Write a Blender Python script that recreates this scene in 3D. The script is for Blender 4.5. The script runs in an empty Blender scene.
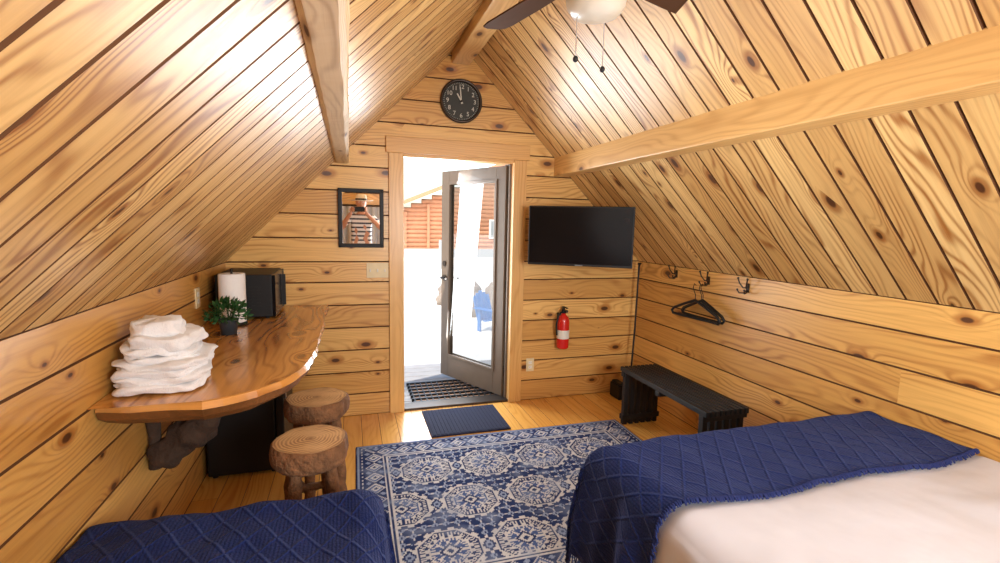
import bpy, bmesh, math, random
import numpy as np
from mathutils import Vector, Matrix, noise
random.seed(7)
SC=bpy.context.scene
W=3.371; HE=1.225; HR=2.906; SL=(HR-HE)/(W/2); YB=-4.95

# ------------------------------------------------------------------ materials
def nt(name):
    m=bpy.data.materials.new(name); m.use_nodes=True
    t=m.node_tree; t.nodes.clear()
    o=t.nodes.new('ShaderNodeOutputMaterial'); b=t.nodes.new('ShaderNodeBsdfPrincipled')
    t.links.new(b.outputs[0],o.inputs[0]); return m,t,b
class NB:
    def __init__(s,t): s.t=t
    def n(s,ty,**k):
        x=s.t.nodes.new(ty)
        for a,v in k.items(): setattr(x,a,v)
        return x
    def set(s,inp,v):
        if isinstance(v,bpy.types.NodeSocket): s.t.links.new(v,inp)
        elif v is not None: inp.default_value=v
    def m(s,op,a,b=None,c=None,clamp=False):
        x=s.n('ShaderNodeMath',operation=op); x.use_clamp=clamp
        s.set(x.inputs[0],a)
        if b is not None: s.set(x.inputs[1],b)
        if c is not None: s.set(x.inputs[2],c)
        return x.outputs[0]
    def mix(s,f,a,b,mode='MIX'):
        x=s.n('ShaderNodeMix',data_type='RGBA',blend_type=mode)
        s.set(x.inputs[0],f); s.set(x.inputs[6],a); s.set(x.inputs[7],b); return x.outputs[2]
    def vec(s,x=0.,y=0.,z=0.):
        c=s.n('ShaderNodeCombineXYZ'); s.set(c.inputs[0],x); s.set(c.inputs[1],y); s.set(c.inputs[2],z); return c.outputs[0]
    def noise(s,v,scale=5.,det=2.,rough=.5,dist=0.,dim='3D'):
        x=s.n('ShaderNodeTexNoise',noise_dimensions=dim); s.set(x.inputs['Vector'],v)
        x.inputs['Scale'].default_value=scale; x.inputs['Detail'].default_value=det
        x.inputs['Roughness'].default_value=rough; x.inputs['Distortion'].default_value=dist
        return x.outputs['Fac']
    def smooth(s,v,a,b,c=0.,d=1.):
        x=s.n('ShaderNodeMapRange',interpolation_type='SMOOTHSTEP')
        s.set(x.inputs[0],v)
        for i,q in enumerate((a,b,c,d)): s.set(x.inputs[i+1],q)
        return x.outputs[0]
    def bump(s,h,strength,dist=.01):
        x=s.n('ShaderNodeBump'); x.inputs['Strength'].default_value=strength; x.inputs['Distance'].default_value=dist
        s.set(x.inputs['Height'],h); return x.outputs[0]
def C(r,g,b): return (r,g,b,1.)
def srgb(r,g,b):
    f=lambda c:(c/255/12.92 if c/255<.04045 else ((c/255+.055)/1.055)**2.4)
    return (f(r),f(g),f(b),1.)

def plain(name,col,rough=.5,metal=0.,nscale=20.,namt=.12,bump=0.,coat=0.,spec=.5,sheen=0.,bscale=None,bdist=.004):
    m,t,b=nt(name); N=NB(t)
    tc=N.n('ShaderNodeTexCoord').outputs['Object']
    f=N.noise(tc,nscale,3.)
    lo=tuple(c*(1-namt) for c in col[:3])+(1,); hi=tuple(min(1,c*(1+namt)) for c in col[:3])+(1,)
    t.links.new(N.mix(f,lo,hi),b.inputs['Base Color'])
    b.inputs['Roughness'].default_value=rough; b.inputs['Metallic'].default_value=metal
    b.inputs['Coat Weight'].default_value=coat; b.inputs['Specular IOR Level'].default_value=spec
    b.inputs['Sheen Weight'].default_value=sheen
    if bump: t.links.new(N.bump(N.noise(tc,bscale or nscale*3,3.),bump,bdist),b.inputs['Normal'])
    return m

def pine(name,light,dark,knot=(.085,.028,.009,1),rough=.36,coat=.15,gfreq=200.,camp=11.,knots=True,gstr=.55,fine=.3,tint=.38):
    m,t,b=nt(name); N=NB(t)
    uv=N.n('ShaderNodeUVMap',uv_map='UVMap').outputs[0]
    sp=N.n('ShaderNodeSeparateXYZ'); t.links.new(uv,sp.inputs[0]); u,v=sp.outputs[0],sp.outputs[1]
    kv=N.vec(N.m('MULTIPLY',u,2.3),N.m('MULTIPLY',v,4.6),0.)
    vo=N.n('ShaderNodeTexVoronoi',voronoi_dimensions='2D',feature='F1'); t.links.new(kv,vo.inputs['Vector'])
    vo.inputs['Scale'].default_value=1.; d=vo.outputs['Distance']
    cs=N.n('ShaderNodeSeparateColor'); t.links.new(vo.outputs['Color'],cs.inputs[0]); rnd=cs.outputs[0]
    present=N.smooth(rnd,.33,.37)
    kr=N.m('MULTIPLY',N.smooth(rnd,.33,1.,.03,.10),present)
    nz=N.noise(N.vec(N.m('MULTIPLY',u,1.1),N.m('MULTIPLY',v,5.5),0.),1.,1.5,.45)
    warp=N.m('MULTIPLY',N.m('POWER',2.718,N.m('MULTIPLY',N.m('MULTIPLY',d,d),-26.)),present)
    ph=N.m('ADD',N.m('MULTIPLY',v,gfreq),N.m('ADD',N.m('MULTIPLY',nz,camp*6.),N.m('MULTIPLY',warp,16. if knots else 0.)))
    g=N.m('ADD',N.m('MULTIPLY',N.m('SINE',ph),.5),.5)
    g=N.m('POWER',g,2.6)
    patch=N.smooth(N.noise(N.vec(N.m('MULTIPLY',u,.6),N.m('MULTIPLY',v,7.),3.),1.,1.),.35,.62,.25,1.)
    fn=N.noise(N.vec(N.m('MULTIPLY',u,4.),N.m('MULTIPLY',v,220.),0.),1.,2.)
    st=N.noise(N.vec(N.m('MULTIPLY',u,1.2),N.m('MULTIPLY',v,38.),7.),1.,2.)
    fac=N.m('ADD',N.m('MULTIPLY',N.m('MULTIPLY',g,patch),gstr),N.m('ADD',N.m('MULTIPLY',N.m('SUBTRACT',fn,.45),fine),N.m('MULTIPLY',N.m('SUBTRACT',st,.42),.8)),clamp=True)
    col=N.mix(fac,light,dark)
    if knots:
        ring=N.smooth(d,N.m('MULTIPLY',kr,1.),N.m('MULTIPLY',kr,2.4),1.,0.)
        col=N.mix(N.m('MULTIPLY',N.m('MULTIPLY',ring,.8),present),col,dark)
        core=N.m('MULTIPLY',N.smooth(d,N.m('MULTIPLY',kr,.6),N.m('MULTIPLY',kr,1.05),1.,0.),present)
        col=N.mix(N.m('MULTIPLY',core,.95),col,knot)
    at=N.n('ShaderNodeAttribute',attribute_name='tint').outputs['Fac']
    big=N.noise(N.vec(u,N.m('MULTIPLY',v,2.),0.),.7,1.)
    tv=N.m('ADD',at,N.m('MULTIPLY',N.m('SUBTRACT',big,.5),.6))
    dk=tuple(x*(1-tint)*q for x,q in zip((1,1,1),(1.14,.96,.76)))+(1,)
    col=N.mix(1.,col,N.mix(N.m('MULTIPLY',tv,1.,clamp=True),dk,(1.,1.,1.,1.)),'MULTIPLY')
    t.links.new(col,b.inputs['Base Color'])
    b.inputs['Roughness'].default_value=rough; b.inputs['Coat Weight'].default_value=coat
    b.inputs['Coat Roughness'].default_value=.25
    t.links.new(N.bump(N.m('ADD',fn,g),.12,.0012),b.inputs['Normal'])
    return m

M_wall=pine('pine_wall',srgb(242,198,122),srgb(182,118,50))
M_knee=pine('pine_knee_wall',srgb(238,188,106),srgb(172,106,42))
M_roof=pine('pine_ceiling',srgb(245,208,140),srgb(164,104,46),camp=12.,gstr=.76,rough=.38,coat=.2)
M_trim=pine('pine_trim',srgb(238,192,120),srgb(198,136,66),gstr=.35,knots=False)
M_beam=pine('pine_beam',srgb(241,200,132),srgb(194,138,74),gstr=.35)
M_log=pine('pine_rough_beam',srgb(236,214,176),srgb(172,136,96),gstr=.4,rough=.6,coat=0.)
M_floor=pine('floor_wood',srgb(242,190,100),srgb(200,132,56),gstr=.4,rough=.22,coat=.5,knots=False,tint=.25)
M_slab=pine('live_edge_slab',srgb(220,160,84),srgb(140,82,32),gfreq=60.,camp=9.,gstr=.75,rough=.18,coat=.6,tint=.15)
M_groove=plain('groove_wood',srgb(92,54,22),.85)
M_bark=plain('bark',srgb(122,84,54),.9,0.,22.,.75,1.,bscale=45.,bdist=.02)
M_darkbark=plain('dark_bark',srgb(62,42,28),.9,0.,16.,.7,1.,bscale=30.,bdist=.02)
M_barkedge=plain('bark_edge',srgb(122,76,36),.5,0.,18.,.5,.5,bscale=30.,bdist=.01)
M_dark=plain('dark_backing_wood',srgb(76,46,20),.9)  # dark wood for the backing behind the boards
M_black=plain('black_plastic',C(.010,.010,.011),.5,spec=.35)
M_blackmetal=plain('black_metal',C(.012,.012,.012),.45,.3)
M_bronze=plain('bronze',C(.06,.045,.035),.4,.8)
M_steel=plain('steel',C(.55,.55,.56),.3,1.)
M_white=plain('white_plastic',C(.8,.78,.72),.4)
M_ivory=plain('ivory_plate',srgb(225,208,165),.4)
M_towel=plain('terry_cloth',C(.82,.81,.82),.95,0.,60.,.06,.9,sheen=.3,bscale=220.,bdist=.004)
M_paper=plain('paper',C(.86,.86,.85),.9,0.,90.,.04,.3)
M_screen=plain('tv_screen',C(.004,.004,.006),.2,0.,3.,.1,spec=.18)
M_red=plain('red_paint',C(.62,.015,.012),.25,coat=.5)
M_label=plain('label_white',C(.75,.72,.65),.5)
M_leaf=plain('leaf_green',srgb(40,84,36),.6,0.,35.,.5)
M_pot=plain('pot_dark',C(.03,.04,.05),.5)
M_sheet=plain('cotton_sheet',C(.60,.61,.68),.9,0.,2.,.02,.3,bscale=5.,bdist=.02)
M_mattress=plain('mattress',C(.7,.68,.66),.9)
M_door=plain('door_brown',srgb(108,90,72),.45,0.,12.,.12,coat=.15)
M_deck=plain('deck_gray',srgb(150,146,142),.8,0.,8.,.2)
M_tread=plain('tread_brown',srgb(160,120,90),.8,0.,8.,.25)
M_gravel=plain('gravel',srgb(205,200,192),.95,0.,6.,.15,.5,bscale=30.)
M_rock=plain('rock',srgb(120,108,96),.9,0.,5.,.35,.8,bscale=12.,bdist=.05)
M_blue=plain('blue_chair_paint',srgb(30,100,160),.5)
M_roofmetal=plain('outside_roof',srgb(150,140,132),.7)
M_redlog=plain('stained_log',srgb(180,124,90),.7,0.,5.,.25)
M_gray=plain('utility_gray',srgb(140,145,148),.6)
M_curtain=plain('curtain_cloth',srgb(190,194,200),.9,0.,3.,.06)
M_skin=plain('skin',srgb(205,150,120),.55,0.,10.,.06)
M_jeans=plain('dark_pants',srgb(45,50,66),.85)
M_hat=plain('hat_straw',srgb(225,212,188),.8,0.,60.,.12)
M_hair=plain('hair_brown',srgb(60,42,30),.7)
M_shoe=plain('shoes',srgb(50,45,42),.7)
M_fanblade=plain('fan_blade_walnut',srgb(78,50,32),.65,0.,10.,.3,spec=.2)
M_bowl=plain('frosted_glass_bowl',srgb(205,196,180),.35,0.,6.,.03,coat=.3)
M_clockface=plain('clock_face',srgb(46,46,40),.6,0.,8.,.2)
M_num=plain('clock_numerals',srgb(200,196,180),.5)
M_matblack=plain('door_mat_navy',srgb(28,34,62),.95,0.,120.,.4,.6)

def mat_glass(name,rough=0.,tint=(.95,.96,.97,1),refl=.06):
    m,t,b=nt(name); N=NB(t)
    out=[n for n in t.nodes if n.type=='OUTPUT_MATERIAL'][0]
    tr=N.n('ShaderNodeBsdfTransparent'); tr.inputs[0].default_value=tint
    gl=N.n('ShaderNodeBsdfGlossy'); gl.inputs['Roughness'].default_value=rough
    mx=N.n('ShaderNodeMixShader'); mx.inputs[0].default_value=refl; t.links.new(tr.outputs[0],mx.inputs[1]); t.links.new(gl.outputs[0],mx.inputs[2])
    t.links.new(mx.outputs[0],out.inputs[0]); t.nodes.remove(b); return m
M_glass=mat_glass('clear_glass')
M_doorglass=mat_glass('tinted_door_glass',0.,(.62,.64,.64,1),.16)
M_mirror=plain('mirror_silver',C(.92,.92,.92),.01,1.,2.,.0)

def mat_knit(name,base,hi,k=11.):
    m,t,b=nt(name); N=NB(t)
    uv=N.n('ShaderNodeUVMap',uv_map='UVMap').outputs[0]
    sp=N.n('ShaderNodeSeparateXYZ'); t.links.new(uv,sp.inputs[0]); u,v=sp.outputs[0],sp.outputs[1]
    def ridge(a,b_,k):
        s=N.m('ADD',N.m('MULTIPLY',u,a*k),N.m('MULTIPLY',v,b_*k))
        f=N.m('ABSOLUTE',N.m('SUBTRACT',N.m('FRACT',s),.5))
        return N.smooth(f,.38,.5)
    r=N.m('MAXIMUM',ridge(1.,.7,k),ridge(1.,-.7,k))
    knit=N.noise(N.vec(N.m('MULTIPLY',u,170.),N.m('MULTIPLY',v,110.),0.),1.,1.)
    st=N.m('MULTIPLY',N.m('ADD',N.m('SINE',N.m('MULTIPLY',u,520.)),1.),.12)
    h=N.m('ADD',N.m('ADD',r,N.m('MULTIPLY',knit,.5)),st)
    col=N.mix(N.m('ADD',N.m('MULTIPLY',r,.35),N.m('MULTIPLY',N.m('SUBTRACT',knit,.45),.9),clamp=True),base,hi)
    t.links.new(col,b.inputs['Base Color']); b.inputs['Roughness'].default_value=.95
    b.inputs['Sheen Weight'].default_value=.12; b.inputs['Sheen Tint'].default_value=(.4,.5,1,1)
    b.inputs['Specular IOR Level'].default_value=.15
    t.links.new(N.bump(h,.8,.008),b.inputs['Normal']); return m
M_blanket=mat_knit('navy_knit',srgb(18,29,76),srgb(42,60,124))
M_yarn=plain('navy_yarn',srgb(26,40,96),.95)

def mat_rings():
    m,t,b=nt('log_end_grain'); N=NB(t)
    uv=N.n('ShaderNodeUVMap',uv_map='UVMap').outputs[0]
    sp=N.n('ShaderNodeSeparateXYZ'); t.links.new(uv,sp.inputs[0]); u,v=sp.outputs[0],sp.outputs[1]
    r0=N.m('SQRT',N.m('ADD',N.m('MULTIPLY',u,u),N.m('MULTIPLY',v,v)))
    r=N.m('ADD',r0,N.m('MULTIPLY',N.noise(N.vec(u,v,0.),14.,2.),.03))
    g=N.m('ADD',N.m('MULTIPLY',N.m('SINE',N.m('MULTIPLY',r,420.)),.5),.5)
    g=N.m('MULTIPLY',g,N.smooth(N.noise(N.vec(u,v,2.),9.,2.),.35,.65,.3,1.))
    col=N.mix(g,srgb(222,182,128),srgb(156,108,66))
    col=N.mix(N.smooth(r0,.125,.155,0.,.6),col,srgb(128,82,46))
    col=N.mix(N.smooth(r0,.0,.03,.6,0.),col,srgb(110,64,34))
    t.links.new(col,b.inputs['Base Color']); b.inputs['Roughness'].default_value=.4; b.inputs['Coat Weight'].default_value=.3
    return m
M_rings=mat_rings()
def mat_vc(name,rough=.95):
    m,t,b=nt(name); N=NB(t)
    a=N.n('ShaderNodeAttribute',attribute_name='pattern').outputs['Color']
    tc=N.n('ShaderNodeTexCoord').outputs['Object']
    f=N.noise(tc,260.,2.); f2=N.noise(tc,7.,3.)
    c=N.mix(N.smooth(f2,.45,.8,0.,.4),a,srgb(104,118,150))
    c=N.mix(1.,c,N.mix(f,C(.72,.72,.75),C(1,1,1)),'MULTIPLY')
    t.links.new(c,b.inputs['Base Color']); b.inputs['Roughness'].default_value=rough; b.inputs['Specular IOR Level'].default_value=.1
    t.links.new(N.bump(f,.4,.003),b.inputs['Normal']); return m
M_rug=mat_vc('rug_pile')
def mat_stripe():
    m,t,b=nt('striped_shirt'); N=NB(t)
    tc=N.n('ShaderNodeTexCoord').outputs['Object']
    sp=N.n('ShaderNodeSeparateXYZ'); t.links.new(tc,sp.inputs[0])
    f=N.m('GREATER_THAN',N.m('FRACT',N.m('MULTIPLY',sp.outputs[2],15.)),.62)
    t.links.new(N.mix(f,C(.85,.85,.85),C(.05,.06,.09)),b.inputs['Base Color']); b.inputs['Roughness'].default_value=.9; return m
M_shirt=mat_stripe()

# ------------------------------------------------------------------ mesh builder
class MB:
    def __init__(s): s.v=[];s.f=[];s.m=[];s.uv=[];s.t=[];s.sm=[];s.mats=[]
    def mi(s,m):
        if m not in s.mats: s.mats.append(m)
        return s.mats.index(m)
    def face(s,pts,m,uvs=None,tint=.6,smooth=False):
        b=len(s.v); s.v.extend([tuple(p) for p in pts]); s.f.append(tuple(range(b,b+len(pts)))); s.m.append(s.mi(m))
        s.uv.append(uvs or [(p[0],p[1]) for p in pts]); s.t.append(tint); s.sm.append(smooth)
    def box(s,lo,hi,m,M=None,tint=None,axis=None):
        lo=list(lo);hi=list(hi); tint=random.random() if tint is None else tint
        dims=[hi[i]-lo[i] for i in range(3)]
        ax=axis if axis is not None else dims.index(max(dims))
        ou,ov=random.uniform(0,40),random.uniform(0,40)
        P=[Vector((x,y,z)) for x in (lo[0],hi[0]) for y in (lo[1],hi[1]) for z in (lo[2],hi[2])]
        F=[(0,1,3,2),(4,6,7,5),(0,4,5,1),(2,3,7,6),(0,2,6,4),(1,5,7,3)]; nax=[0,0,1,1,2,2]
        b=len(s.v); s.v.extend([tuple(M@p) if M else tuple(p) for p in P]); k=s.mi(m)
        for f,na in zip(F,nax):
            others=[a for a in range(3) if a!=na]
            if ax in others: ua=ax; va=[a for a in others if a!=ax][0]
            else: ua,va=others
            s.f.append(tuple(b+i for i in f)); s.m.append(k); s.t.append(tint); s.sm.append(False)
            s.uv.append([(P[i][ua]+ou+na*.37,P[i][va]+ov+na*.11) for i in f])
        return s
    def grid(s,fn,nu,nv,m,cu=False,cv=False,smooth=True,uvf=None,tint=.6,M=None,flip=False):
        b=len(s.v); pu=nu if cu else nu+1; pv=nv if cv else nv+1
        for i in range(pu):
            for j in range(pv):
                p=Vector(fn(i/nu,j/nv)); s.v.append(tuple(M@p) if M else tuple(p))
        k=s.mi(m)
        for i in range(nu):
            for j in range(nv):
                a=b+i*pv+j; c=b+((i+1)%pu)*pv+j; d=b+((i+1)%pu)*pv+(j+1)%pv; e=b+i*pv+(j+1)%pv
                q=(a,c,d,e); uu=[(i/nu,j/nv),((i+1)/nu,j/nv),((i+1)/nu,(j+1)/nv),(i/nu,(j+1)/nv)]
                if flip: q=q[::-1]; uu=uu[::-1]
                s.f.append(q); s.m.append(k); s.t.append(tint); s.sm.append(smooth)
                s.uv.append([uvf(*x) for x in uu] if uvf else uu)
        return s
    def lathe(s,prof,m,c=(0,0,0),seg=24,M=None,wob=None,smooth=True,capuv=False,tint=.6):
        n=len(prof)-1
        c=Vector(c)
        def fn(a,t):
            r,z=prof[int(round(t*n))]; th=a*2*math.pi
            if wob: r*=wob(th,z)
            p=Vector((r*math.cos(th),r*math.sin(th),z)); 
            if M: p=M@p
            return c+p
        def uvf(a,t):
            r,z=prof[int(round(t*n))]
            if capuv: return (r*math.cos(a*2*math.pi),r*math.sin(a*2*math.pi))
            return (z,a*.5)
        return s.grid(fn,seg,n,m,cu=True,smooth=smooth,uvf=uvf,tint=tint)
    def cyl(s,p0,p1,r,m,r1=None,seg=16,smooth=True,cap=True,tint=.6):
        p0,p1=Vector(p0),Vector(p1); d=p1-p0; L=d.length; q=d.to_track_quat('Z','Y').to_matrix()
        r1=r if r1 is None else r1
        prof=[(r,0),(r1,L)]
        s.lathe(prof,m,p0,seg,q,smooth=smooth,tint=tint)
        if cap:
            for rr,z,fl in ((r,0,True),(r1,L,False)):
                pts=[p0+q@Vector((rr*math.cos(2*math.pi*i/seg),rr*math.sin(2*math.pi*i/seg),z)) for i in range(seg)]
                if fl: pts=pts[::-1]
                s.face(pts,m,uvs=[((p-p0).x,(p-p0).y) for p in pts],tint=tint)
        return s
    def tube(s,path,rad,m,seg=8,cap=True,tint=.6):
        P=[Vector(p) for p in path]; n=len(P)-1
        R=rad if callable(rad) else (lambda t:rad)
        fr=[]; up=Vector((0,0,1))
        T0=(P[1]-P[0]).normalized()
        if abs(T0.z)>.9: up=Vector((1,0,0))
        x=T0.cross(up).normalized()
        for i in range(n+1):
            T=(P[min(i+1,n)]-P[max(i-1,0)]).normalized()
            x=(x-T*x.dot(T)).normalized(); y=T.cross(x); fr.append((x.copy(),y))
        def fn(a,t):
            i=int(round(t*n)); x,y=fr[i]; th=-a*2*math.pi; r=R(i/n)
            return P[i]+x*(r*math.cos(th))+y*(r*math.sin(th))
        s.grid(fn,seg,n,m,cu=True,uvf=lambda a,t:(t*n*.05,a*.2),tint=tint)
        if cap:
            for i,fl in ((0,False),(n,True)):
                pts=[fn(k/seg,i/n) for k in range(seg)]
                if fl: pts=pts[::-1]
                s.face(pts,m,tint=tint)
        return s
    def ball(s,c,r,m,seg=16,sc=(1,1,1),nz=0,ns=2.):
        c=Vector(c)
        def fn(a,t):
            th=a*2*math.pi; ph=t*math.pi
            p=Vector((math.sin(ph)*math.cos(th),math.sin(ph)*math.sin(th),-math.cos(ph)))
            k=1+(nz*noise.noise(p*ns+c*3) if nz else 0)
            return c+Vector((p.x*sc[0],p.y*sc[1],p.z*sc[2]))*r*k
        return s.grid(fn,seg,max(6,seg//2),m,cu=True)
    def board(s,O,U,V,Nn,q,m,ch=.006,dp=.008,tint=None,gm=None):
        a0,a1,b0,b1,v0,v1=q; tint=random.random() if tint is None else tint
        ou,ov=random.uniform(0,60),random.uniform(0,60)
        h=v1-v0; l=lambda x,y,t:x+(y-x)*t; t0=ch/h; t1=1-ch/h
        def P(u,v,d): return O+U*u+V*v+Nn*d
        o=[(a0,v0,-dp),(a1,v0,-dp),(b1,v1,-dp),(b0,v1,-dp)]
        i=[(l(a0,b0,t0),v0+ch,0),(l(a1,b1,t0),v0+ch,0),(l(a1,b1,t1),v1-ch,0),(l(a0,b0,t1),v1-ch,0)]
        for fi,fc in enumerate(([i[0],i[1],i[2],i[3]],[o[0],o[1],i[1],i[0]],[i[3],i[2],o[2],o[3]])):
            s.face([P(*x) for x in fc],(gm or M_groove) if fi else m,uvs=[(x[0]+ou,x[1]+ov) for x in fc],tint=tint)
    def done(s,name,bevel=0.,seg=2,weld=True,parent=None,sub=0):
        me=bpy.data.meshes.new(name); me.from_pydata(s.v,[],s.f); 
        for m in s.mats: me.materials.append(m)
        uvl=me.uv_layers.new(name='UVMap'); flat=[c for f in s.uv for p in f for c in p]; uvl.data.foreach_set('uv',flat)
        at=me.attributes.new('tint','FLOAT','FACE'); at.data.foreach_set('value',s.t)
        me.polygons.foreach_set('material_index',s.m); me.polygons.foreach_set('use_smooth',s.sm); me.update()
        ob=bpy.data.objects.new(name,me); SC.collection.objects.link(ob)
        if bevel:
            b=ob.modifiers.new('b','BEVEL'); b.width=bevel; b.segments=seg; b.limit_method='ANGLE'; b.angle_limit=.6
        if sub:
            b=ob.modifiers.new('s','SUBSURF'); b.levels=sub; b.render_levels=sub
        if parent: ob.parent=parent
        return ob
def empty(name):
    e=bpy.data.objects.new(name,None); SC.collection.objects.link(e); e.empty_display_size=.1; return e
def X(v):return Vector(v)
eX,eY,eZ=X((1,0,0)),X((0,1,0)),X((0,0,1))

# ------------------------------------------------------------------ room shell
BH=.178
mb=MB(); DX0,DX1,DZ=1.20,2.19,2.10
def bounds(z):
    if z<=HE: return 0.,W
    return (z-HE)/SL, W-(z-HE)/SL
z=0.
while z<HR-.01:
    z1=min(z+BH,HR-.001)
    if z<DZ-.01 and z1>DZ: z1=DZ
    if z<HE<z1: z1=HE+0.0
    l0,r0=bounds(z); l1,r1=bounds(z1)
    if z<DZ-.01:
        mb.board(X((0,0,0)),eX,eZ,-eY,(l0,DX0,l1,DX0,z,z1),M_wall,ch=.005,dp=.007)
        mb.board(X((0,0,0)),eX,eZ,-eY,(DX1,r0,DX1,r1,z,z1),M_wall,ch=.005,dp=.007)
    else:
        mb.board(X((0,0,0)),eX,eZ,-eY,(l0,r0,l1,r1,z,z1),M_wall,ch=.005,dp=.007)
    z=z1
mb.box((-.1,.007,-.1),(DX0,.12,2.0),M_dark); mb.box((DX1,.007,-.1),(W+.1,.12,2.0),M_dark)
mb.box((-.1,.007,DZ),(W+.1,.12,HR+.2),M_dark); mb.box((-.1,.007,1.99),(DX0,.12,DZ+.01),M_dark); mb.box((DX1,.007,1.99),(W+.1,.12,DZ+.01),M_dark)
mb.done('wall_front')
for side,name in ((0,'wall_left'),(1,'wall_right')):
    mb=MB(); z=0.
    while z<HE-.001:
        z1=min(z+BH,HE)
        if HE-z1<.05: z1=HE
        c=random.uniform(-3.6,-2.2); 
        segs=[(YB,c),(c,0.)] if random.random()<.6 else [(YB,0.)]
        for a,b_ in segs:
            if side==0: mb.board(X((0,0,0)),eY,eZ,eX,(a,b_,a,b_,z,z1),M_knee,ch=.005,dp=.007)
            else: mb.board(X((W,0,0)),-eY,eZ,-eX,(-b_,-a,-b_,-a,z,z1),M_knee,ch=.005,dp=.007)
        z=z1
    if side==0: mb.box((-.12,YB,-.1),(-.007,.0,HE+.12),M_dark)
    else: mb.box((W+.007,YB,-.1),(W+.12,.0,HE+.12),M_dark)
    mb.done(name)
mb=MB(); WX0,WX1,WZ0,WZ1=1.55,2.55,.95,2.0
z=0.
while z<HR-.01:
    z1=min(z+.2,HR-.001)
    l0,r0=bounds(z); l1,r1=bounds(z1); O=X((W,YB,0))
    if WZ0-.16<=z<WZ1-.01:
        mb.board(O,-eX,eZ,eY,(W-r0,W-WX1,W-r1,W-WX1,z,z1),M_wall); mb.board(O,-eX,eZ,eY,(W-WX0,W-l0,W-WX0,W-l1,z,z1),M_wall)
    else: mb.board(O,-eX,eZ,eY,(W-r0,W-l0,W-r1,W-l1,z,z1),M_wall)
    z=z1
yb=YB-.007
mb.box((-.1,YB-.12,-.1),(W+.1,yb,WZ0),M_dark);mb.box((-.1,YB-.12,WZ1),(W+.1,yb,HR+.2),M_dark)
mb.box((-.1,YB-.12,WZ0),(WX0,yb,WZ1),M_dark);mb.box((WX1,YB-.12,WZ0),(W+.1,yb,WZ1),M_dark)
mb.done('wall_back')
mb=MB()
for lo,hi in (((WX0-.08,YB,WZ0-.16),(WX1+.08,YB+.02,WZ0)),((WX0-.08,YB,WZ1),(WX1+.08,YB+.02,WZ1+.08)),((WX0-.08,YB,WZ0),(WX0,YB+.02,WZ1)),((WX1,YB,WZ0),(WX1+.08,YB+.02,WZ1)),
    (((WX0+WX1)/2-.02,YB-.08,WZ0),((WX0+WX1)/2+.02,YB-.02,WZ1))): mb.box(lo,hi,M_trim)
mb.face([(WX0,YB-.06,WZ0),(WX1,YB-.06,WZ0),(WX1,YB-.06,WZ1),(WX0,YB-.06,WZ1)],M_glass)
mb.done('fill_window')  # out-of-view window, added to bring daylight fill from behind
mb=MB()
mb.grid(lambda a,t:(.52+a*.92,YB+.06+.022*math.sin(a*58),.25+t*1.32),120,6,M_curtain)
mb.cyl((.45,YB+.06,1.585),(1.48,YB+.06,1.585),.012,M_bronze,seg=10); mb.done('backdrop_curtain')  # added as a pale backdrop so the mirror reflects grey
mb=MB(); LS=math.hypot(W/2,HR-HE); BW=.132
dl=X((W/2,0,HR-HE)).normalized(); dr=X((-W/2,0,HR-HE)).normalized()
nl=X((dl.z,0,-dl.x)); nr=X((-dr.z,0,dr.x)); nr=nr if nr.z<0 else -nr
y=0.
while y>YB+.01:
    y1=max(y-BW,YB)
    mb.board(X((0,0,0))+eZ*HE,dl,-eY,nl,(0,LS,0,LS,-y,-y1),M_roof,ch=.006,dp=.009)
    mb.board(X((W,0,HE)),dr,-eY,nr,(0,LS,0,LS,-y,-y1),M_roof,ch=.006,dp=.009)
    y=y1
for O,d,n in ((X((0,0,HE)),dl,nl),(X((W,0,HE)),dr,nr)):
    a=O-d*.12-n*.010; b_=O+d*(LS+.1)-n*.010
    for off in (0,-.1):
        mb.face([a+eY*.1+n*off,b_+eY*.1+n*off,b_+eY*(YB-.1)+n*off,a+eY*(YB-.1)+n*off],M_dark)
mb.done('ceiling')
mb=MB(); x=0.
while x<W-.001:
    x1=min(x+.13,W); yy=0.05
    while yy>YB:
        y2=max(yy-random.uniform(.9,1.6),YB)
        mb.board(X((0,0,0)),-eY,eX,eZ,(-yy,-y2-.001,-yy,-y2-.001,x,x1),M_floor,ch=.0015,dp=.002); yy=y2
    x=x1
mb.box((-.1,YB-.1,-.12),(W+.1,.1,-.003),M_dark)
mb.done('floor')
mb=MB(); mb.box((2.50,YB,1.945),(2.635,0,2.10),M_beam,tint=.8); mb.done('ceiling_beam',bevel=.006)
mb=MB(); mb.box((W/2-.07,YB,2.755),(W/2+.07,0,2.93),M_beam,tint=.7); mb.done('ridge_beam',bevel=.006)
mb=MB()
def lb(a,t):
    y=t*YB; sec=[(.748,1.965),(.765,1.955),(.83,1.955),(.845,1.965),(.848,2.0),(.845,2.10),(.80,2.12),(.748,2.0)]
    k=int(round(a*8))%8; xx,zz=sec[k]; n=noise.noise(X((y*2.2,k*.9,0)))*.007+noise.noise(X((y*9,k*3.3,5)))*.004
    return (xx+n*(1 if xx>.81 else -1)*.9,y,zz-abs(n)*.6)
mb.grid(lb,8,120,M_log,cu=True,smooth=False,uvf=lambda a,t:(t*4.95+3,a*.55+2),flip=False,tint=.9); mb.done('ceiling_beam_rough')

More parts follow.
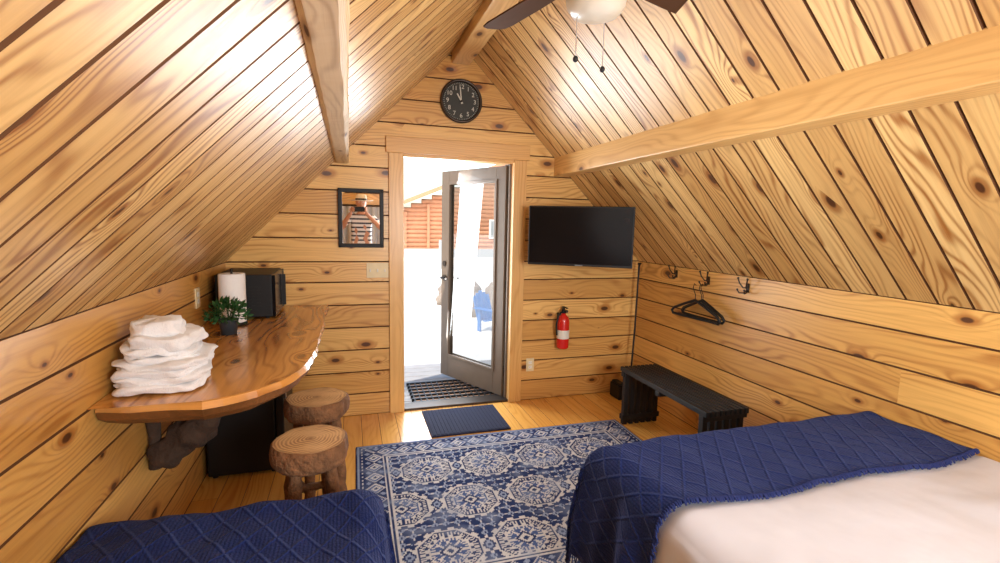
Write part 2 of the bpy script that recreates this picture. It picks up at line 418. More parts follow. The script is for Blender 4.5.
# trims
mb=MB()
mb.box((1.135,-.022,0),(1.245,0,2.055),M_trim); mb.box((2.14,-.022,0),(2.25,0,2.055),M_trim)
mb.box((1.115,-.03,2.055),(2.27,0,2.175),M_trim); mb.done('trim_1',bevel=.003)
D=empty('door_1')
mb=MB(); mb.box((1.20,-.005,0),(1.25,.125,2.07),M_trim); mb.box((2.14,-.005,0),(2.19,.125,2.07),M_trim); mb.box((1.2,-.005,2.03),(2.19,.125,2.10),M_trim)
mb.box((2.125,.05,0),(2.14,.09,2.03),M_door); 
mb.box((1.25,.0,-.01),(2.14,.13,.018),M_bronze); mb.done('frame',bevel=.002,parent=D)
ang=math.atan2(.76,-.40)
Md=Matrix.Translation((2.125,.10,0))@Matrix.Rotation(ang,4,'Z')
LW=.865
mb=MB(); T=.022; st=.115
mb.box((0,-T,.02),(st,T,2.02),M_door,Md);mb.box((LW-st,-T,.02),(LW,T,2.02),M_door,Md)
mb.box((st,-T,.02),(LW-st,T,.24),M_door,Md);mb.box((st,-T,1.90),(LW-st,T,2.02),M_door,Md)
for s_ in (-1,1):
    a,b_=sorted((s_*T,s_*(T+.01)))
    mb.box((st-.015,a,.225),(st+.012,b_,1.915),M_door,Md);mb.box((LW-st-.012,a,.225),(LW-st+.015,b_,1.915),M_door,Md)
    mb.box((st,a,.225),(LW-st,b_,.25),M_door,Md);mb.box((st,a,1.89),(LW-st,b_,1.915),M_door,Md)
mb.done('leaf',bevel=.003,parent=D)
mb=MB(); mb.face([Md@X(p) for p in ((st,0,.24),(LW-st,0,.24),(LW-st,0,1.90),(st,0,1.90))],M_doorglass); mb.done('glass_pane',parent=D)
mb=MB()
for s_ in (-1,1):
    p=lambda x,y,z:Md@X((x,y*s_,z))
    mb.cyl(p(LW-.055,T,1.0),p(LW-.055,T+.008,1.0),.03,M_bronze); mb.cyl(p(LW-.055,T,1.0),p(LW-.055,T+.05,1.0),.01,M_bronze)
    mb.tube([p(LW-.055,T+.05,1.0),p(LW-.09,T+.052,1.0),p(LW-.15,T+.05,.995)],.009,M_bronze)
    mb.cyl(p(LW-.055,T,1.14),p(LW-.055,T+.012,1.14),.025,M_bronze)
for zz in (.25,1.0,1.8): mb.cyl((2.13,.09,zz-.05),(2.13,.09,zz+.05),.009,M_bronze)
mb.done('lever_handle',parent=D)

# ------------------------------------------------------------------ outside
mb=MB(); mb.face([(-60,-60,-.22),(80,-60,-.22),(80,90,-.22),(-60,90,-.22)],M_gravel); mb.done('ground_outside')
mb=MB()
for k in range(9):
    mb.box((.2,.13+k*.135,-.05),(3.2,.13+k*.135+.128,-.02),M_deck)
mb.box((.2,.13,-.2),(.26,1.33,-.05),M_deck);mb.box((3.14,.13,-.2),(3.2,1.33,-.05),M_deck);mb.box((.2,1.30,-.22),(3.2,1.34,-.05),M_deck); mb.done('porch_deck',bevel=.003)
mb=MB()
for k in range(6): mb.box((1.36,.17+k*.085,-.018),(2.10,.17+k*.085+.06,-.006),M_tread)
for k in range(15): mb.box((1.36+k*.052,.15,-.019),(1.36+k*.052+.010,.66,.006),M_blackmetal)
for k in range(7): mb.box((1.34,.15+k*.083,-.019),(2.12,.15+k*.083+.020,.010),M_blackmetal)
mb.done('boot_scraper_mat')
mb=MB(); BY=21.
rz=lambda x:4.9-abs(x-9.5)*.42
for k in range(20):
    zz=-.1+k*.22; half=min(6.2,(4.7-zz)/.42) if zz>2.1 else 6.2
    if half<.3: break
    mb.cyl((9.5-half,BY,zz),(9.5+half,BY,zz),.125,M_redlog,seg=10)
for k in range(10): mb.cyl((3.5,BY-.2,-.1+k*.22),(3.5,BY+8,-.1+k*.22),.125,M_redlog,seg=10)
for s_ in (-1,1):
    p=[(9.5,BY-.8,rz(9.5)),(9.5+s_*7.,BY-.8,rz(16.5)),(9.5+s_*7.,BY+8,rz(16.5)),(9.5,BY+8,rz(9.5))]
    q=[(a,b_,c+.2) for a,b_,c in p]
    mb.face(p,M_roofmetal);mb.face(q,M_roofmetal);mb.face([p[0],p[1],q[1],q[0]],M_redlog);mb.face([p[1],p[2],q[2],q[1]],M_redlog)
mb.box((7.9,BY-.2,.7),(8.7,BY-.1,1.7),M_white); mb.box((7.98,BY-.22,.78),(8.62,BY-.18,1.62),M_gray)
mb.box((4.6,BY-.25,-.2),(4.74,BY-.13,2.4),M_redlog)
mb.box((2.6,BY-1.2,-.22),(10.,BY-1.1,.2),M_gray)
mb.done('log_building')
mb=MB(); mb.box((4.05,14.,-.22),(4.45,14.25,.85),M_gray); mb.box((4.1,13.98,.1),(4.4,14.,.8),M_gray); mb.cyl((4.25,14.1,.85),(4.25,14.1,1.1),.04,M_gray); mb.done('utility_box',bevel=.02)
mb=MB()
for k,(x,y,r) in enumerate([(3.15,5.4,.3),(2.9,6.3,.25),(3.5,5.0,.35),(3.0,4.9,.2),(4.2,6.4,.45),(3.3,7.2,.4),(2.75,5.1,.18)]):
    mb.ball((x,y,-.1),r,M_rock,18,(1.2,1,.8),.5,1.6)
mb.done('boulders')
mb=MB(); Mc=Matrix.Translation((3.12,3.55,-.22))@Matrix.Rotation(.5,4,'Z')@Matrix.Scale(.74,4)
for k in range(5): mb.box((-.25+k*.1,.22,.3),(-.16+k*.1,.25,.98-abs(k-2)*.05),M_blue,Mc@Matrix.Rotation(-.3,4,'X')@Matrix.Translation((0,.05,0)))
for k in range(5): mb.box((-.26,-.3+k*.1,.33-k*.025),(.26,-.21+k*.1,.355-k*.025),M_blue,Mc)
for s_ in (-1,1):
    mb.box((s_*.3-.07,-.35,.5),(s_*.3+.07,.38,.525),M_blue,Mc); mb.box((s_*.28-.02,-.34,0),(s_*.28+.02,-.24,.5),M_blue,Mc); mb.box((s_*.28-.02,.22,0),(s_*.28+.02,.32,.5),M_blue,Mc)
mb.done('adirondack_chair',bevel=.006)

# ------------------------------------------------------------------ desk slab
ZT=.90; TH=.088
pts=[(0.,.685),(-.3,.668),(-.6,.682),(-.9,.672),(-1.2,.68),(-1.5,.665),(-1.68,.63),(-1.80,.575),(-1.89,.50),(-1.95,.41),(-1.975,.34)]
def fx(y):
    for (a,xa),(b_,xb) in zip(pts,pts[1:]):
        if y<=a and y>=b_: t=(a-y)/(a-b_); return xa+(xb-xa)*t
    return pts[-1][1]
mb=MB(); n=90
edge=[]
for i in range(n+1):
    t=i/n; y=-.005-1.97*t; edge.append((fx(y)+.014*noise.noise(X((y*3,1,0)))+.004*noise.noise(X((y*11,1,0))),y))
k=12
for i in range(1,k+1):
    t=i/k; edge.append((edge[n][0]*(1-t)+.004,edge[n][1]+.05*t+.008*math.sin(t*7)))
E=len(edge)
zs=[(0,ZT),(.004,ZT-.006),(-.004,ZT-.03),(.010,ZT-.062),(.045,ZT-TH)]
def ed(i,j):
    x,y=edge[i]; d,z=zs[j]; x0,y0=edge[max(i-1,0)]; x1,y1=edge[min(i+1,E-1)]
    nx,ny=(y0-y1),(x1-x0); l=math.hypot(nx,ny); nx/=l; ny/=l
    d2=-(d+(.010*noise.noise(X((i*.25,j*1.2,2))) if j>1 else 0)); 
    return (max(.004,x+nx*d2),min(-.005,y+ny*d2),z)
for i in range(E-1):
    a=edge[i];b_=edge[i+1]
    if i<n:
        mb.face([(0.004,a[1],ZT),(.004,b_[1],ZT),(b_[0],b_[1],ZT),(a[0],a[1],ZT)],M_slab,uvs=[(a[1],0),(b_[1],0),(b_[1],b_[0]),(a[1],a[0])],tint=.8)
    for j in range(4):
        mb.face([ed(i,j),ed(i+1,j),ed(i+1,j+1),ed(i,j+1)],M_slab if j<2 else M_barkedge,uvs=[(i*.02,j*.02+3),(i*.02+.02,j*.02+3),(i*.02+.02,j*.02+3.02),(i*.02,j*.02+3.02)],tint=.4,smooth=True)
under=[ed(i,4) for i in range(E)]
mb.face([(0.004,-.005,ZT-TH)]+[p for p in under],M_slab)
mb.done('live_edge_counter')
mb=MB(); ZU=ZT-TH-.003
def brace(a,t):
    th=a*2*math.pi; p0=X((.05,-1.52,.50)); p1=X((.31,-1.52,.80)); c=p0.lerp(p1,t); r=.060*(1+.35*t)*(1+.55*noise.noise(X((math.cos(th)*1.4,math.sin(th)*1.4,t*6))))
    d=(p1-p0).normalized(); s_=X((0,1,0)); u_=d.cross(s_)
    c=c+u_*(-.02*math.sin(t*math.pi))
    q=c+s_*(r*math.cos(th))+u_*(r*math.sin(th)); q.z=min(q.z,ZU); q.x=max(q.x,.004); return q
mb.grid(brace,18,20,M_darkbark,cu=True); mb.tube([(.03,-1.52,.46),(.032,-1.515,.6),(.03,-1.525,.72),(.03,-1.52,ZU)],lambda t:.026+.006*math.sin(t*11),M_darkbark,10)
mb.done('branch_bracket')

# ------------------------------------------------------------------ stools
def stool(name,cx,cy,R,seed):
    mb=MB(); H=.60
    wob=lambda th,z:1+.09*noise.noise(X((math.cos(th)*1.5+seed,math.sin(th)*1.5,z*3)))+.03*noise.noise(X((math.cos(th)*6+seed,math.sin(th)*6,z*14)))
    mb.lathe([(0,H),(R*.25,H),(R*.5,H),(R*.75,H),(R*.93,H)],M_rings,(cx,cy,0),44,wob=wob,capuv=True)
    mb.lathe([(R*.93,H),(R*.98,H-.006),(R*1.01,H-.03),(R*1.02,H-.06),(R*1.0,H-.08),(R*.93,H-.095),(R*.85,H-.10),(0,H-.10)],M_bark,(cx,cy,0),44,wob=wob)
    leg=[]
    for k in range(4):
        a=math.pi/4+k*math.pi/2+.2*seed; c,s_=math.cos(a),math.sin(a)
        top=X((cx+c*R*.62,cy+s_*R*.62,H-.09)); bot=X((cx+c*R*.86,cy+s_*R*.86,.0)); leg.append((top,bot))
        P=[top.lerp(bot,i/14)+X((noise.noise(X((i*.6,k,seed)))*.010,noise.noise(X((i*.6,k+9,seed)))*.010,0)) for i in range(15)]
        P[-1].z=0
        mb.tube(P,lambda t,k=k:.027*(1+.28*noise.noise(X((t*9,k*3,seed)))),M_bark,10)
    for k in range(4):
        for tt in (.35,.72):
            p=leg[k][0].lerp(leg[k][1],tt+.04*(k%2)); q=leg[(k+1)%4][0].lerp(leg[(k+1)%4][1],tt+.04*(k%2))
            mb.tube([p,p.lerp(q,.5)+X((0,0,.004)),q],.017,M_bark,8)
    mb.done(name)
stool('log_stool',.67,-1.70,.158,1.); stool('log_stool.001',.665,-1.18,.158,2.3)

# ------------------------------------------------------------------ mini fridge
F_=empty('mini_fridge')
mb=MB(); mb.box((.03,-.79,.02),(.40,-.33,.72),M_black); mb.done('cabinet',bevel=.01,parent=F_)
mb=MB(); mb.box((.405,-.79,.03),(.45,-.33,.72),M_black); mb.box((.45,-.76,.45),(.462,-.745,.66),M_steel); mb.done('door',bevel=.008,parent=F_)
mb=MB()
for x in (.06,.38):
    for y in (-.75,-.37): mb.cyl((x,y,0),(x,y,.02),.015,M_black)
mb.done('feet',parent=F_)
F_=empty('microwave')
mb=MB(); mb.box((.04,-.49,ZT+.012),(.365,-.04,ZT+.285),M_black)
for x in (.07,.33):
    for y in (-.46,-.07): mb.cyl((x,y,ZT+.001),(x,y,ZT+.013),.012,M_black)
mb.done('body',bevel=.006,parent=F_)
mb=MB(); mb.box((.366,-.485,ZT+.015),(.385,-.16,ZT+.28),M_screen); mb.box((.386,-.19,ZT+.04),(.41,-.175,ZT+.255),M_blackmetal); mb.box((.366,-.155,ZT+.015),(.383,-.045,ZT+.28),M_blackmetal)
for r in range(4):
    for c in range(3): mb.box((.383,-.14+c*.03,ZT+.05+r*.035),(.386,-.12+c*.03,ZT+.07+r*.035),M_gray)
for r in range(7): mb.box((.1,-.4905,ZT+.08+r*.02),(.3,-.489,ZT+.088+r*.02),M_blackmetal)
mb.done('front_panel',parent=F_)
mb=MB(); c=(.17,-.64,ZT)
mb.lathe([(0,.001),(.075,.001),(.075,.012),(0,.014)],M_blackmetal,c); mb.cyl((c[0],c[1],ZT),(c[0],c[1],ZT+.33),.006,M_blackmetal); mb.ball((c[0],c[1],ZT+.33),.010,M_blackmetal)
mb.lathe([(.02,.02),(.070,.02),(.072,.025),(.072,.305),(.070,.31),(.02,.31),(.02,.02)],M_paper,c,32)
mb.done('paper_towel_roll')
mb=MB(); c=X((.20,-.90,ZT)); mb.lathe([(0,.001),(.038,.001),(.05,.08),(.053,.085),(.047,.085),(.044,.07),(0,.07)],M_pot,c,24)
for k in range(260):
    th=random.uniform(0,6.283); ph=random.uniform(-.35,1.5); r=random.uniform(.04,.105)
    d=X((math.cos(th)*math.cos(ph),math.sin(th)*math.cos(ph),math.sin(ph)*.9)); p=c+X((0,0,.10))+d*r
    o=(d+X((random.uniform(-.6,.6),random.uniform(-.6,.6),random.uniform(-.3,.6)))).normalized(); s_=o.cross(X((random.random(),random.random(),random.random()))).normalized(); L=random.uniform(.022,.036); w=L*.33; up=o.cross(s_)*w*.4
    mb.face([p,p+o*L*.5+s_*w+up,p+o*L,p+o*L*.5],M_leaf); mb.face([p,p+o*L*.5,p+o*L,p+o*L*.5-s_*w+up],M_leaf)
for k in range(24):
    th=random.uniform(0,6.283); e=c+X((math.cos(th)*.07,math.sin(th)*.07,random.uniform(.1,.18)))
    mb.tube([c+X((0,0,.06)),c.lerp(e,.5)+X((0,0,.05)),e],.0016,M_leaf,4)
mb.done('potted_plant')
# towels
mb=MB()
def towel(cx,cy,z,w,d,h,rot,sd,layers):
    Mr=Matrix.Translation((cx,cy,z))@Matrix.Rotation(rot,4,'Z'); lh=h/layers
    for L in range(layers):
        wx=1+.12*noise.noise(X((sd,L*1.7,0))); ox=.03*noise.noise(X((sd,L*3.1,5)))
        def fn(a,t):
            th=a*2*math.pi; ph=(t-.5)*math.pi
            e=.5; sg=lambda v,p:math.copysign(abs(v)**p,v)
            x=sg(math.cos(th),e)*(.84+.16*abs(math.cos(ph))**.8); y=sg(math.sin(th),e)*(.84+.16*abs(math.cos(ph))**.8); zz=sg(math.sin(ph),.8)
            if abs(t-0)<1e-6 or abs(t-1)<1e-6: x=y=0
            k=noise.noise(X((x*1.7+sd,y*1.7+L*3,zz+sd)))*.22
            shrink=min(1,math.cos(ph)*3.2)
            hz=.018*noise.noise(X((x*1.4+sd,y*1.4,L*.6+sd*2)))+.008*noise.noise(X((x*4+sd,y*4,L+sd*2)))
            return (ox+x*shrink*w/2*(1+k)*wx,y*shrink*d/2*(1+k*.7),max(.001 if L==0 and z<ZT+.02 else -.02,lh*(L+.5)+zz*lh*.62+hz))
        mb.grid(fn,64,18,M_towel,cu=True,M=Mr)
z=ZT+.004
for (w,d,h,ox,oy,r,l) in [(.28,.34,.060,0,0,.10,2),(.27,.33,.056,.008,0,-.08,2),(.235,.30,.05,.0,.01,.18,2),(.215,.27,.042,.015,.0,-.10,1),(.165,.21,.052,-.015,.01,.25,1)]:
    towel(.160+ox,-1.725+oy,z,w,d,h,r,w*31+z*7,l); z+=h*.91
mb.done('folded_towels')

# ------------------------------------------------------------------ wall items
CL=empty('wall_clock'); cc=X((1.69,0,2.475)); Mk=Matrix.Translation(cc)@Matrix.Rotation(math.pi/2,4,'X')
R3=Matrix.Rotation(math.pi/2,3,'X')
mb=MB(); mb.lathe([(0,.0),(.158,.0),(.165,.01),(.165,.035),(.155,.042),(.145,.035),(.143,.02)],M_bronze,cc,48,R3); mb.done('rim',parent=CL)
mb=MB(); mb.lathe([(.144,.02),(.07,.0202),(0,.0204)],M_clockface,cc,48,R3); mb.done('face',parent=CL)
for k in range(12):
    cu=bpy.data.curves.new('numeral_%d'%(k+1),'FONT'); cu.body=str(k+1); cu.size=.046; cu.align_x='CENTER'; cu.align_y='CENTER'; cu.extrude=.001; cu.materials.append(M_num)
    o=bpy.data.objects.new('numeral_%d'%(k+1),cu); SC.collection.objects.link(o); a=(k+1)*math.pi/6
    o.matrix_world=Mk@Matrix.Translation((.108*math.sin(a),.108*math.cos(a),.022)); o.parent=CL
mb=MB()
for k in range(60):
    a=k*math.pi/30; mb.box((-.001,.132,.021),(.001,.140,.023),M_num,Mk@Matrix.Rotation(-a,4,'Z'))
for a,L,w in ((-.10,.105,.004),(-.55,.065,.005)): mb.box((-w,-.02,.024),(w,L,.027),M_num,Mk@Matrix.Rotation(-a,4,'Z'))
mb.lathe([(0,.03),(.008,.028),(.008,.02)],M_bronze,cc,16,R3); mb.done('hands',parent=CL)
P_=empty('wall_mirror')
Mm=Matrix.Translation((.93,-.004,1.555))@Matrix.Rotation(-.020,4,'Z')@Matrix.Rotation(.020,4,'X')
hx,hz,w=.165,.22,.03
def mbx(mb,lo,hi,m): mb.box((lo[0],lo[1]-.006,lo[2]),(hi[0],hi[1]-.006,hi[2]),m,Mm)
mb=MB()
for lo,hi in (((-hx,-.025,-hz),(-hx+w,.0,hz)),((hx-w,-.025,-hz),(hx,.0,hz)),((-hx,-.025,-hz),(hx,.0,-hz+w)),((-hx,-.025,hz-w),(hx,.0,hz))): mbx(mb,lo,hi,M_black)
mb.done('frame',bevel=.004,parent=P_)
mb=MB(); mbx(mb,(-hx+w-.005,-.012,-hz+w-.005),(hx-w+.005,-.002,hz-w+.005),M_mirror); mb.done('mirror_glass',parent=P_)
def plate(name,x0,x1,z0,z1,kind,n,wall='F',pos=0):
    mb=MB()
    if wall=='F':
        mb.box((x0,-.007,z0),(x1,-.0005,z1),M_ivory)
        for k in range(n):
            cx=x0+(x1-x0)*(k+.5)/n; cz=(z0+z1)/2
            if kind=='s': mb.box((cx-.005,-.016,cz-.012),(cx+.005,-.007,cz+.012),M_white)
            else:
                for dz in (-.02,.02): mb.box((cx-.015,-.009,cz+dz-.013),(cx+.015,-.007,cz+dz+.013),M_white); mb.box((cx-.007,-.0095,cz+dz-.004),(cx-.005,-.009,cz+dz+.005),M_black); mb.box((cx+.005,-.0095,cz+dz-.004),(cx+.007,-.009,cz+dz+.005),M_black)
    else:
        mb.box((.0005,x0,z0),(.007,x1,z1),M_ivory); cy=(x0+x1)/2;cz=(z0+z1)/2
        for dz in (-.02,.02): mb.box((.007,cy-.015,cz+dz-.013),(.009,cy+.015,cz+dz+.013),M_white); mb.box((.009,cy-.006,cz+dz-.004),(.0095,cy-.004,cz+dz+.005),M_black)
    return mb.done(name,bevel=.0015)
plate('light_switch_plate',.965,1.13,1.10,1.215,'s',3)
plate('wall_outlet',2.30,2.37,.26,.375,'o',1)
plate('wall_outlet.001',-.74,-.67,1.02,1.135,'o',1,'L')
mb=MB(); ex=X((2.605,-.075,.47))
mb.lathe([(0,.0),(.045,.0),(.052,.01),(.053,.03),(.053,.24),(.045,.275),(.022,.295),(.018,.31),(0,.31)],M_red,ex,28)
mb.lathe([(.0535,.09),(.0538,.095),(.0538,.16),(.0535,.165)],M_label,ex,28)
mb.lathe([(0,.31),(.02,.31),(.02,.335),(0,.337)],M_black,ex,16)
mb.box((ex.x-.01,ex.y-.07,ex.z+.335),(ex.x+.01,ex.y+.02,ex.z+.343),M_black); mb.box((ex.x-.008,ex.y-.07,ex.z+.36),(ex.x+.008,ex.y+.01,ex.z+.368),M_black,); mb.box((ex.x-.008,ex.y-.005,ex.z+.335),(ex.x+.008,ex.y+.02,ex.z+.368),M_black)
mb.cyl((ex.x+.02,ex.y,ex.z+.322),(ex.x+.038,ex.y,ex.z+.322),.013,M_steel)
mb.tube([ex+X((-.018,0,.32)),ex+X((-.05,-.01,.30)),ex+X((-.068,-.01,.22)),ex+X((-.062,-.01,.12))],.008,M_black)
mb.box((ex.x-.03,ex.y+.05,ex.z+.1),(ex.x+.03,-.0005,ex.z+.3),M_blackmetal)
mb.done('fire_extinguisher')
TV=empty('television'); p0=X((2.205,-.22,0)); p1=X((2.885,-.66,0)); ctr=(p0+p1)/2; dirx=(p1-p0); wid=dirx.length; th=math.atan2(dirx.y,dirx.x)
Mt=Matrix.Translation((ctr.x,ctr.y,1.452))@Matrix.Rotation(th,4,'Z'); hw,hh=wid/2,.232
mb=MB(); mb.box((-hw,.0,-hh),(hw,.025,hh),M_black,Mt); mb.box((-hw*.6,.025,-hh*.7),(hw*.6,.055,hh*.5),M_black,Mt); mb.done('casing',bevel=.004,parent=TV)
mb=MB(); mb.box((-hw+.01,-.0015,-hh+.018),(hw-.01,.0005,hh-.01),M_screen,Mt); mb.box((-.03,-.002,-hh+.004),(.03,-.0005,-hh+.01),M_gray,Mt); mb.done('screen',parent=TV)
mb=MB(); q=Mt@X((0,.055,0)); mb.box((-.09,.05,-.1),(.09,.065,.1),M_blackmetal,Mt)
mb.tube([q,X((2.45,-.2,1.452)),X((2.62,-.02,1.452))],.016,M_blackmetal); mb.box((2.56,-.02,1.34),(2.68,-.0005,1.55),M_blackmetal); mb.done('wall_arm',parent=TV)
def hook(name,y,z):
    mb=MB(); x=W
    mb.box((x-.006,y-.012,z-.03),(x-.0005,y+.012,z+.03),M_bronze)
    for s_ in (-1,1):
        mb.tube([(x-.005,y,z+.0),(x-.03,y+s_*.012,z+.0),(x-.045,y+s_*.03,z+.03),(x-.05,y+s_*.04,z+.06)],.0045,M_bronze,8); mb.ball((x-.05,y+s_*.04,z+.062),.008,M_bronze,8)
        mb.tube([(x-.005,y,z-.015),(x-.025,y+s_*.01,z-.035),(x-.05,y+s_*.022,z-.035),(x-.06,y+s_*.03,z-.015)],.0045,M_bronze,8); mb.ball((x-.06,y+s_*.03,z-.013),.007,M_bronze,8)
    mb.done(name)
hook('coat_hook',-.55,1.165); hook('coat_hook.001',-.92,1.155); hook('coat_hook.002',-1.29,1.15)
def hanger(name,y,dx,tilt):
    mb=MB(); z0=1.10; x=W-.05-dx
    mb.tube([(x,y-.0,z0+.02),(x,y+.02,z0+.03),(x,y+.03,z0+.0),(x,y+.015,z0-.03),(x,y,z0-.05),(x,y,z0-.09)],.003,M_blackmetal,6)
    pts=[(0,0,-.09),(0,-.10,-.13),(0,-.20,-.175),(0,-.225,-.20),(0,-.21,-.22),(0,-.1,-.222),(0,0,-.222),(0,.1,-.222),(0,.21,-.22),(0,.225,-.20),(0,.20,-.175),(0,.10,-.13),(0,0,-.09)]
    c_,s_=math.cos(tilt),math.sin(tilt)
    mb.tube([(x+p[1]*s_*1.,y+p[1]*c_,z0+p[2]) for p in pts],.010,M_black,8,cap=False); mb.done(name)
hanger('clothes_hanger',-.93,.0,-.0); hanger('clothes_hanger.001',-.95,.03,.1); hanger('clothes_hanger.002',-.915,.055,-.12)
mb=MB(); mb.tube([(3.30,-.12,1.19),(3.285,-.13,.6),(3.24,-.16,.0)],.008,M_blackmetal,8); mb.tube([(3.30,-.12,1.19),(3.30,-.14,1.215),(3.27,-.15,1.21)],.009,M_blackmetal,8); mb.cyl((3.24,-.16,0),(3.24,-.16,.03),.014,M_black); mb.done('walking_stick')
mb=MB(); mb.box((3.10,-.22,.0),(3.18,-.06,.13),M_black); mb.box((3.11,-.21,.13),(3.17,-.07,.15),M_blackmetal); mb.done('boot_brush',bevel=.01)

# ------------------------------------------------------------------ bench
mb=MB(); x0,x1,y0,y1,z=2.85,3.18,-1.58,-.62,.45
ns=9
for k in range(ns):
    xa=x0+(x1-x0)*k/ns; mb.box((xa+.004,y0,z-.035),(xa+(x1-x0)/ns-.008,y1,z),M_black)
for y in (y0+.02,y1-.06,(y0+y1)/2-.02): mb.box((x0,y,z-.07),(x1,y+.04,z-.033),M_black)
for y in (y0+.03,y1-.07):
    for k in range(6):
        xa=x0+.01+(x1-x0-.06)*k/5; mb.box((xa,y,0.),(xa+.035,y+.04,z-.03),M_black)
    mb.box((x0,y-.005,.04),(x1,y+.045,.08),M_black)
mb.done('slatted_bench',bevel=.003)

# ------------------------------------------------------------------ rug
def rug():
    w,h=1.98,1.50; nx,ny=480,360
    xs=np.linspace(0,w,nx); ys=np.linspace(0,h,ny); XX,YY=np.meshgrid(xs,ys,indexing='ij')
    navy=np.array(srgb(42,58,104)[:3]);mid=np.array(srgb(80,102,152)[:3]);cream=np.array(srgb(222,220,216)[:3]);lt=np.array(srgb(156,170,196)[:3])
    col=np.zeros((nx,ny,3))+navy
    q=.0083; qx=np.floor(XX/q)*q; qy=np.floor(YY/q)*q
    e=np.minimum(np.minimum(XX,w-XX),np.minimum(YY,h-YY))
    def put(mask,c): col[mask]=c
    fx,fy=qx-w/2,qy-.20
    g=.058; aa=np.abs((fx/g)%1-.5)*g; bb=np.abs((fy/g)%1-.5)*g
    put((aa+bb)<.022,lt); put((aa+bb)<.008,navy); put((np.minimum(aa,bb)<.0045)&(np.maximum(aa,bb)>.021),cream)
    def med(cx,cy,R,c1=cream,c2=navy,c3=mid):
        dx,dy=np.abs(qx-cx),np.abs(qy-cy); an=np.arctan2(dy,dx)
        oc=np.maximum(np.maximum(dx,dy),(dx+dy)*.72)
        saw=R*.05*np.sign(np.cos(an*16))
        put(oc+saw<R*1.12,navy); put(oc+saw<R,c1); put(oc<R*.88,c2)
        k=((an*24/np.pi)%1); put((oc<R*.83)&(oc>R*.70)&(k<.55),c1)
        put(oc+saw*.8<R*.64,c1); put(oc<R*.56,c3)
        k2=((an*16/np.pi)%1); put((oc<R*.53)&(oc>R*.42)&(k2<.5),c1)
        put(np.minimum(dx,dy)+np.maximum(dx,dy)*.35<R*.18,c1)
        put((np.abs(dx-dy)<R*.05)&(oc<R*.50),c1)
        put((dx+dy)<R*.34,c2); put((dx+dy)<R*.24,c1); put((dx+dy)<R*.11,c2)
    for r_,cy in enumerate((.41,.80,1.19)):
        for cx in ([.42,.80,1.18,1.56] if r_%2==0 else [.23,.61,.99,1.37,1.75]): med(cx,cy,.168 if r_%2==0 else .160)
    for r_,cy in enumerate((.41,.80,1.19)):
        for cx in ([.23,.61,.99,1.37,1.75] if r_%2==0 else [.42,.80,1.18,1.56]):
            dx,dy=np.abs(qx-cx),np.abs(qy-cy); dd=dx*1.6+dy
            put(dd<.072,cream); put(dd<.056,navy); put(dd<.036,lt); put(dd<.015,navy)
    B=.20; m=e<B; col[m]=navy
    along=np.where(np.minimum(XX,w-XX)<np.minimum(YY,h-YY),qy,qx)
    ee=np.floor(e/q)*q
    P=.124; s_=(along%P)/P-.5; d=np.abs(s_)*P
    dd=d+np.abs(ee-.105)
    put(m&(dd<.058),cream); put(m&(dd<.046),mid); put(m&(dd<.032),cream); put(m&(dd<.015),navy)
    s2=np.abs((((along+P/2)%P)/P-.5)*P)
    dd2=s2+np.abs(np.abs(ee-.105)-.038); put(m&(dd2<.018),lt)
    for lo,hi,c in ((.0,.012,navy),(.012,.022,lt),(.022,.034,navy),(.166,.176,cream),(.176,.188,navy),(.188,.20,cream)): put((e>=lo)&(e<hi),c)
    t=((e>.034)&(e<.044)&((along%.04)<.02)); put(t,cream)
    rs=np.random.RandomState(3); col*= (1-.22*rs.rand(nx,ny,1))
    lowr=rs.rand(24,32); ix=np.clip((XX/w*23),0,22.99); iy=np.clip(YY/h*31,0,30.99); i0=ix.astype(int);j0=iy.astype(int);fx_=ix-i0;fy_=iy-j0
    ln=(lowr[i0,j0]*(1-fx_)*(1-fy_)+lowr[i0+1,j0]*fx_*(1-fy_)+lowr[i0,j0+1]*(1-fx_)*fy_+lowr[i0+1,j0+1]*fx_*fy_)
    fade=np.clip((ln-.5)*1.1,0,.4)[...,None]; col=col*(1-fade)+lt*fade
    zz=np.full_like(XX,.011); zz[0,:]=.0; zz[-1,:]=0; zz[:,0]=0; zz[:,-1]=0
    verts=np.stack([XX,-YY,zz],-1).reshape(-1,3)
    ii,jj=np.meshgrid(np.arange(nx-1),np.arange(ny-1),indexing='ij'); A=(ii*ny+jj).ravel()
    faces=np.stack([A,A+1,A+ny+1,A+ny],-1)[:,::-1]
    me=bpy.data.meshes.new('area_rug'); me.from_pydata(verts.tolist(),[],faces.tolist())
    at=me.color_attributes.new('pattern','FLOAT_COLOR','POINT'); c4=np.ones((nx*ny,4)); c4[:,:3]=col.reshape(-1,3); at.data.foreach_set('color',c4.ravel())
    me.materials.append(M_rug); ob=bpy.data.objects.new('area_rug',me); SC.collection.objects.link(ob)
    if me.polygons[0].normal.z<0: me.flip_normals()
    ob.location=(.862,-.58,.001); ob.rotation_euler=(0,0,-.01)
rug()
mb=MB(); 
mb.box((1.385,-.55,.001),(1.985,-.06,.012),M_matblack)
for k in range(20): mb.box((1.40+k*.0288,-.54,.012),(1.40+k*.0288+.02,-.07,.016),M_matblack)
mb.done('door_mat',bevel=.003)

